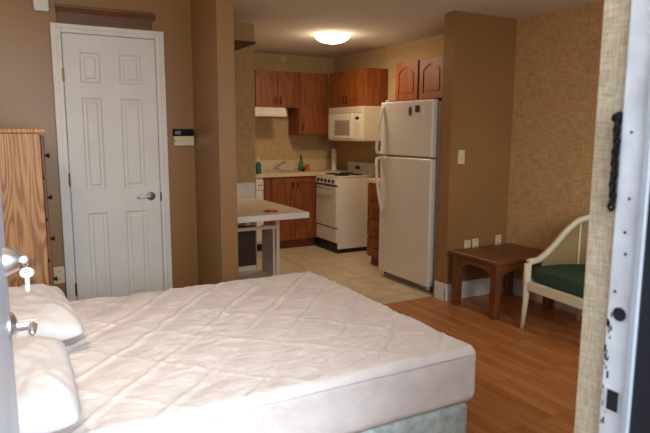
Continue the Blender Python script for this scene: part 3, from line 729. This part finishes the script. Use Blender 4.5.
obj('board', B((1.339, 4.45, 2.085), (1.815, 4.949, 2.103), .002), 'darkwood', t)
b = newbm(); random.seed(9); pts = []
for k in range(26): pts.append((1.70+.045*math.cos(k*.9)+random.uniform(-.012, .012)+k*.0008, 3.98+.03*math.sin(k*1.3)-k*.002+random.uniform(-.01, .01), .8095+.003*(k % 2)))
tube(b, pts, .0028, 6); single('cord_scrap', b, 'red', 'tangled red cord scrap lying on the white breakfast bar top', 'cord', base=(1.71, 3.97, .8065), smooth=True)

# ---------------------------------------------------------------- ceiling lamp
LX, LY = 2.88, 5.10
t = thing('ceiling_lamp', 'lit round dome ceiling lamp over the kitchen', 'ceiling lamp', (LX, LY, CZ))
b = newbm(); lathe(b, [(.160, 0), (.162, -.006), (.160, -.012), (.001, -.012)], (LX, LY, CZ-.0005)); obj('base_ring', b, 'trim', t)
b = newbm(); lathe(b, [(.172*math.cos(a), -.0125-.072*math.sin(a)) for a in [PI/2*i/8 for i in range(8)]], (LX, LY, CZ)); obj('dome', b, 'lens', t, True)
l = bpy.data.lights.new('lamp_light', 'AREA'); l.shape = 'DISK'; l.size = .26; l.energy = 10; l.color = (1, .78, .56)
lo = bpy.data.objects.new('lamp_light', l); COL.objects.link(lo); lo.parent = t; lo.location = (0, 0, -.095)
l = bpy.data.lights.new('lamp_glow', 'POINT'); l.shadow_soft_size = .05; l.energy = 4; l.color = (1, .78, .56)
lo = bpy.data.objects.new('lamp_glow', l); COL.objects.link(lo); lo.parent = t; lo.location = (0, 0, -.16)

# unseen lamp added for warm fill (left wall, above the pillows)
t = thing('added_fill_lamp', 'added unseen fill lamp with a round shade on the left wall above the pillows', 'wall lamp', (XL, 1.95, 1.80))
b = newbm(); cyl(b, (XL+.0005, 1.95, 1.80), (XL+.02, 1.95, 1.80), .05, seg=24); obj('wall_plate', b, 'brass', t)
b = newbm(); tube(b, [(XL+.018, 1.95, 1.80), (XL+.08, 1.95, 1.79), (XL+.12, 1.95, 1.82)], .008); obj('arm', b, 'brass', t, True)
b = newbm(); bmesh.ops.create_uvsphere(b, u_segments=20, v_segments=12, radius=.05, matrix=Matrix.Translation((XL+.12, 1.95, 1.872))); obj('bulb_globe', b, 'lens', t, True)
l = bpy.data.lights.new('added_fill_light', 'POINT'); l.shadow_soft_size = .12; l.energy = 27; l.color = (1, .85, .68)
lo = bpy.data.objects.new('added_fill_light', l); COL.objects.link(lo); lo.parent = t; lo.location = (.16, 0, .20)

# ---------------------------------------------------------------- side table
t = thing('side_table', 'brown wooden side table in the corner with arched aprons', 'side table', (3.46, 3.30, 0))
tx0, tx1, ty0, ty1, tz = 3.115, 3.785, 3.045, 3.555, .452
obj('tabletop', bx(newbm(), (tx0, ty0, tz-.032), (tx1, ty1, tz), .007, 3), 'walnut', t)
lw = .058
for x in (tx0+.015, tx1-.015-lw):
    for y in (ty0+.015, ty1-.015-lw):
        obj('leg', B((x, y, 0), (x+lw, y+lw, tz-.0325), .003), 'walnutz', t)
def apron(p, q, fixed, ax):
    K = 16; pts = [(q, tz-.033), (p, tz-.033)]
    for i in range(K+1):
        s = i/K; x = p+(q-p)*s; e = abs(2*s-1)
        drop = .052+.055*max(0, (e-.25)/.75)**2.2
        pts.append((x, tz-.033-drop))
    b = newbm(); f = (lambda u, v, d: Vector((u, d, v))) if ax == 0 else (lambda u, v, d: Vector((d, u, v)))
    prism(b, pts, fixed, fixed+.018, f); return b
xa, xb = tx0+.015+lw, tx1-.015-lw; ya, yb = ty0+.015+lw, ty1-.015-lw
obj('apron', apron(xa, xb, ty0+.03, 0), 'walnut', t); obj('apron', apron(xa, xb, ty1-.048, 0), 'walnut', t)
obj('apron', apron(ya, yb, tx0+.03, 1), 'walnut', t); obj('apron', apron(ya, yb, tx1-.048, 1), 'walnut', t)

# ---------------------------------------------------------------- barrel chair
t = thing('barrel_chair', 'cream barrel-back chair with cane sides and dark green seat cushion', 'chair', (3.4475, 2.5135, 0), rz=math.radians(-96))
W2, YF, YB = .30, -.27, .30
def ell(phi, k=1.0):
    return (-W2*math.cos(phi)*k, YF+(YB-YF)*math.sin(phi)*k if k == 1 else YF+.01+(YB-YF-.02)*math.sin(phi)*k)
def railz(phi):
    d = math.degrees(min(phi, PI-phi))
    T = [(0, .485), (10, .497), (20, .575), (30, .69), (40, .772), (50, .80), (60, .81), (75, .818), (90, .82)]
    for (a, x), (c, y) in zip(T, T[1:]):
        if d <= c: return x+(y-x)*(d-a)/(c-a)
    return .82
pts = [(-W2, YF, .36), (-W2, YF, .44), (-W2, YF+.0, .49)]
rail = []
for i in range(41):
    p = PI*i/40; x, y = ell(p); rail.append((x, y, railz(p)))
b = newbm()
def flatrail(bm, pts, w_, h_):
    P = [Vector(p) for p in pts]; rings = []
    for i, p in enumerate(P):
        d = (P[min(i+1, len(P)-1)]-P[max(i-1, 0)]).normalized()
        s = Vector((d.y, -d.x, 0)); s = s.normalized() if s.length > 1e-4 else Vector((1, 0, 0)); n = d.cross(s).normalized()
        rings.append([bm.verts.new(p+s*a*w_/2+n*c*h_/2) for a, c in ((-1, -.6), (-.6, -1), (.6, -1), (1, -.6), (1, .6), (.6, 1), (-.6, 1), (-1, .6))])
    for i in range(len(rings)-1):
        for k in range(8): bm.faces.new((rings[i][k], rings[i][(k+1) % 8], rings[i+1][(k+1) % 8], rings[i+1][k]))
    bm.faces.new(rings[0][::-1]); bm.faces.new(rings[-1])
flatrail(b, rail, .042, .042); obj('back_rail', b, 'chairwood', t, True)
# seat frame
b = newbm(); low = []
for i in range(33):
    p = PI*i/32; x, y = ell(p); low.append((x*.985, y, .322))
flatrail(b, low, .030, .07); bx(b, (-W2, YF-.018, .285), (W2, YF+.016, .352), .006); obj('seat_frame', b, 'chairwood', t)
# cushion
b = newbm(); n = 36; top = []; K = 10
rings = []
for j in range(K+1):
    a = -PI/2+PI*j/K; zz = .354+.050+.050*math.copysign(abs(math.sin(a))**.7, math.sin(a)); sh = .945+.06*math.cos(a)**.6 if 0 < j < K else .90
    ring = []
    for i in range(n):
        ph = 2*PI*i/n; cx, sy = math.cos(ph), math.sin(ph)
        x = math.copysign(abs(cx)**(.25 if sy < 0 else .7), cx)*W2*.955*sh; y = (math.copysign(abs(sy)**(.8 if sy > 0 else .25), sy)*.268)*sh
        ring.append(b.verts.new((x, y, zz)))
    rings.append(ring)
for j in range(K):
    for i in range(n): b.faces.new((rings[j][i], rings[j][(i+1) % n], rings[j+1][(i+1) % n], rings[j+1][i]))
cv = b.verts.new((0, .005, .466)); cb = b.verts.new((0, .005, .354))
for i in range(n): b.faces.new((rings[K][i], rings[K][(i+1) % n], cv)); b.faces.new((rings[0][(i+1) % n], rings[0][i], cb))
obj('cushion', b, 'green', t, True)['label'] = 'dark green upholstered seat cushion'
# legs
for s in (-1, 1):
    b = newbm(); tube(b, [(s*W2, YF, .475), (s*W2, YF, .34), (s*(W2+.002), YF-.004, .2), (s*(W2+.006), YF-.02, .0)], [.026, .028, .021, .0145], 10); obj('leg', b, 'chairwood', t, True)
    b = newbm(); tube(b, [(s*.20, .15, .32), (s*.225, .17, .2), (s*.262, .205, .0)], [.022, .018, .0135], 10); obj('leg', b, 'chairwood', t, True)
# spindles and cane
for ph in (43, 90, 137):
    p = math.radians(ph); x, y = ell(p); b = newbm(); tube(b, [(x, y, .34), (x, y, railz(p)-.01)], .007, 8); obj('spindle', b, 'chairwood', t, True)
b = newbm(); pr_ = None; K2 = 60
for i in range(4, K2-3):
    p = PI*i/K2; x, y = ell(p); a = b.verts.new((x, y, .34)); c = b.verts.new((x, y, railz(p)))
    if pr_: b.faces.new((pr_[0], a, c, pr_[1]))
    pr_ = (a, c)
b2 = b; cn = obj('cane_panel', b, 'cane', t, True); md = cn.modifiers.new('thick', 'SOLIDIFY'); md.thickness = .003
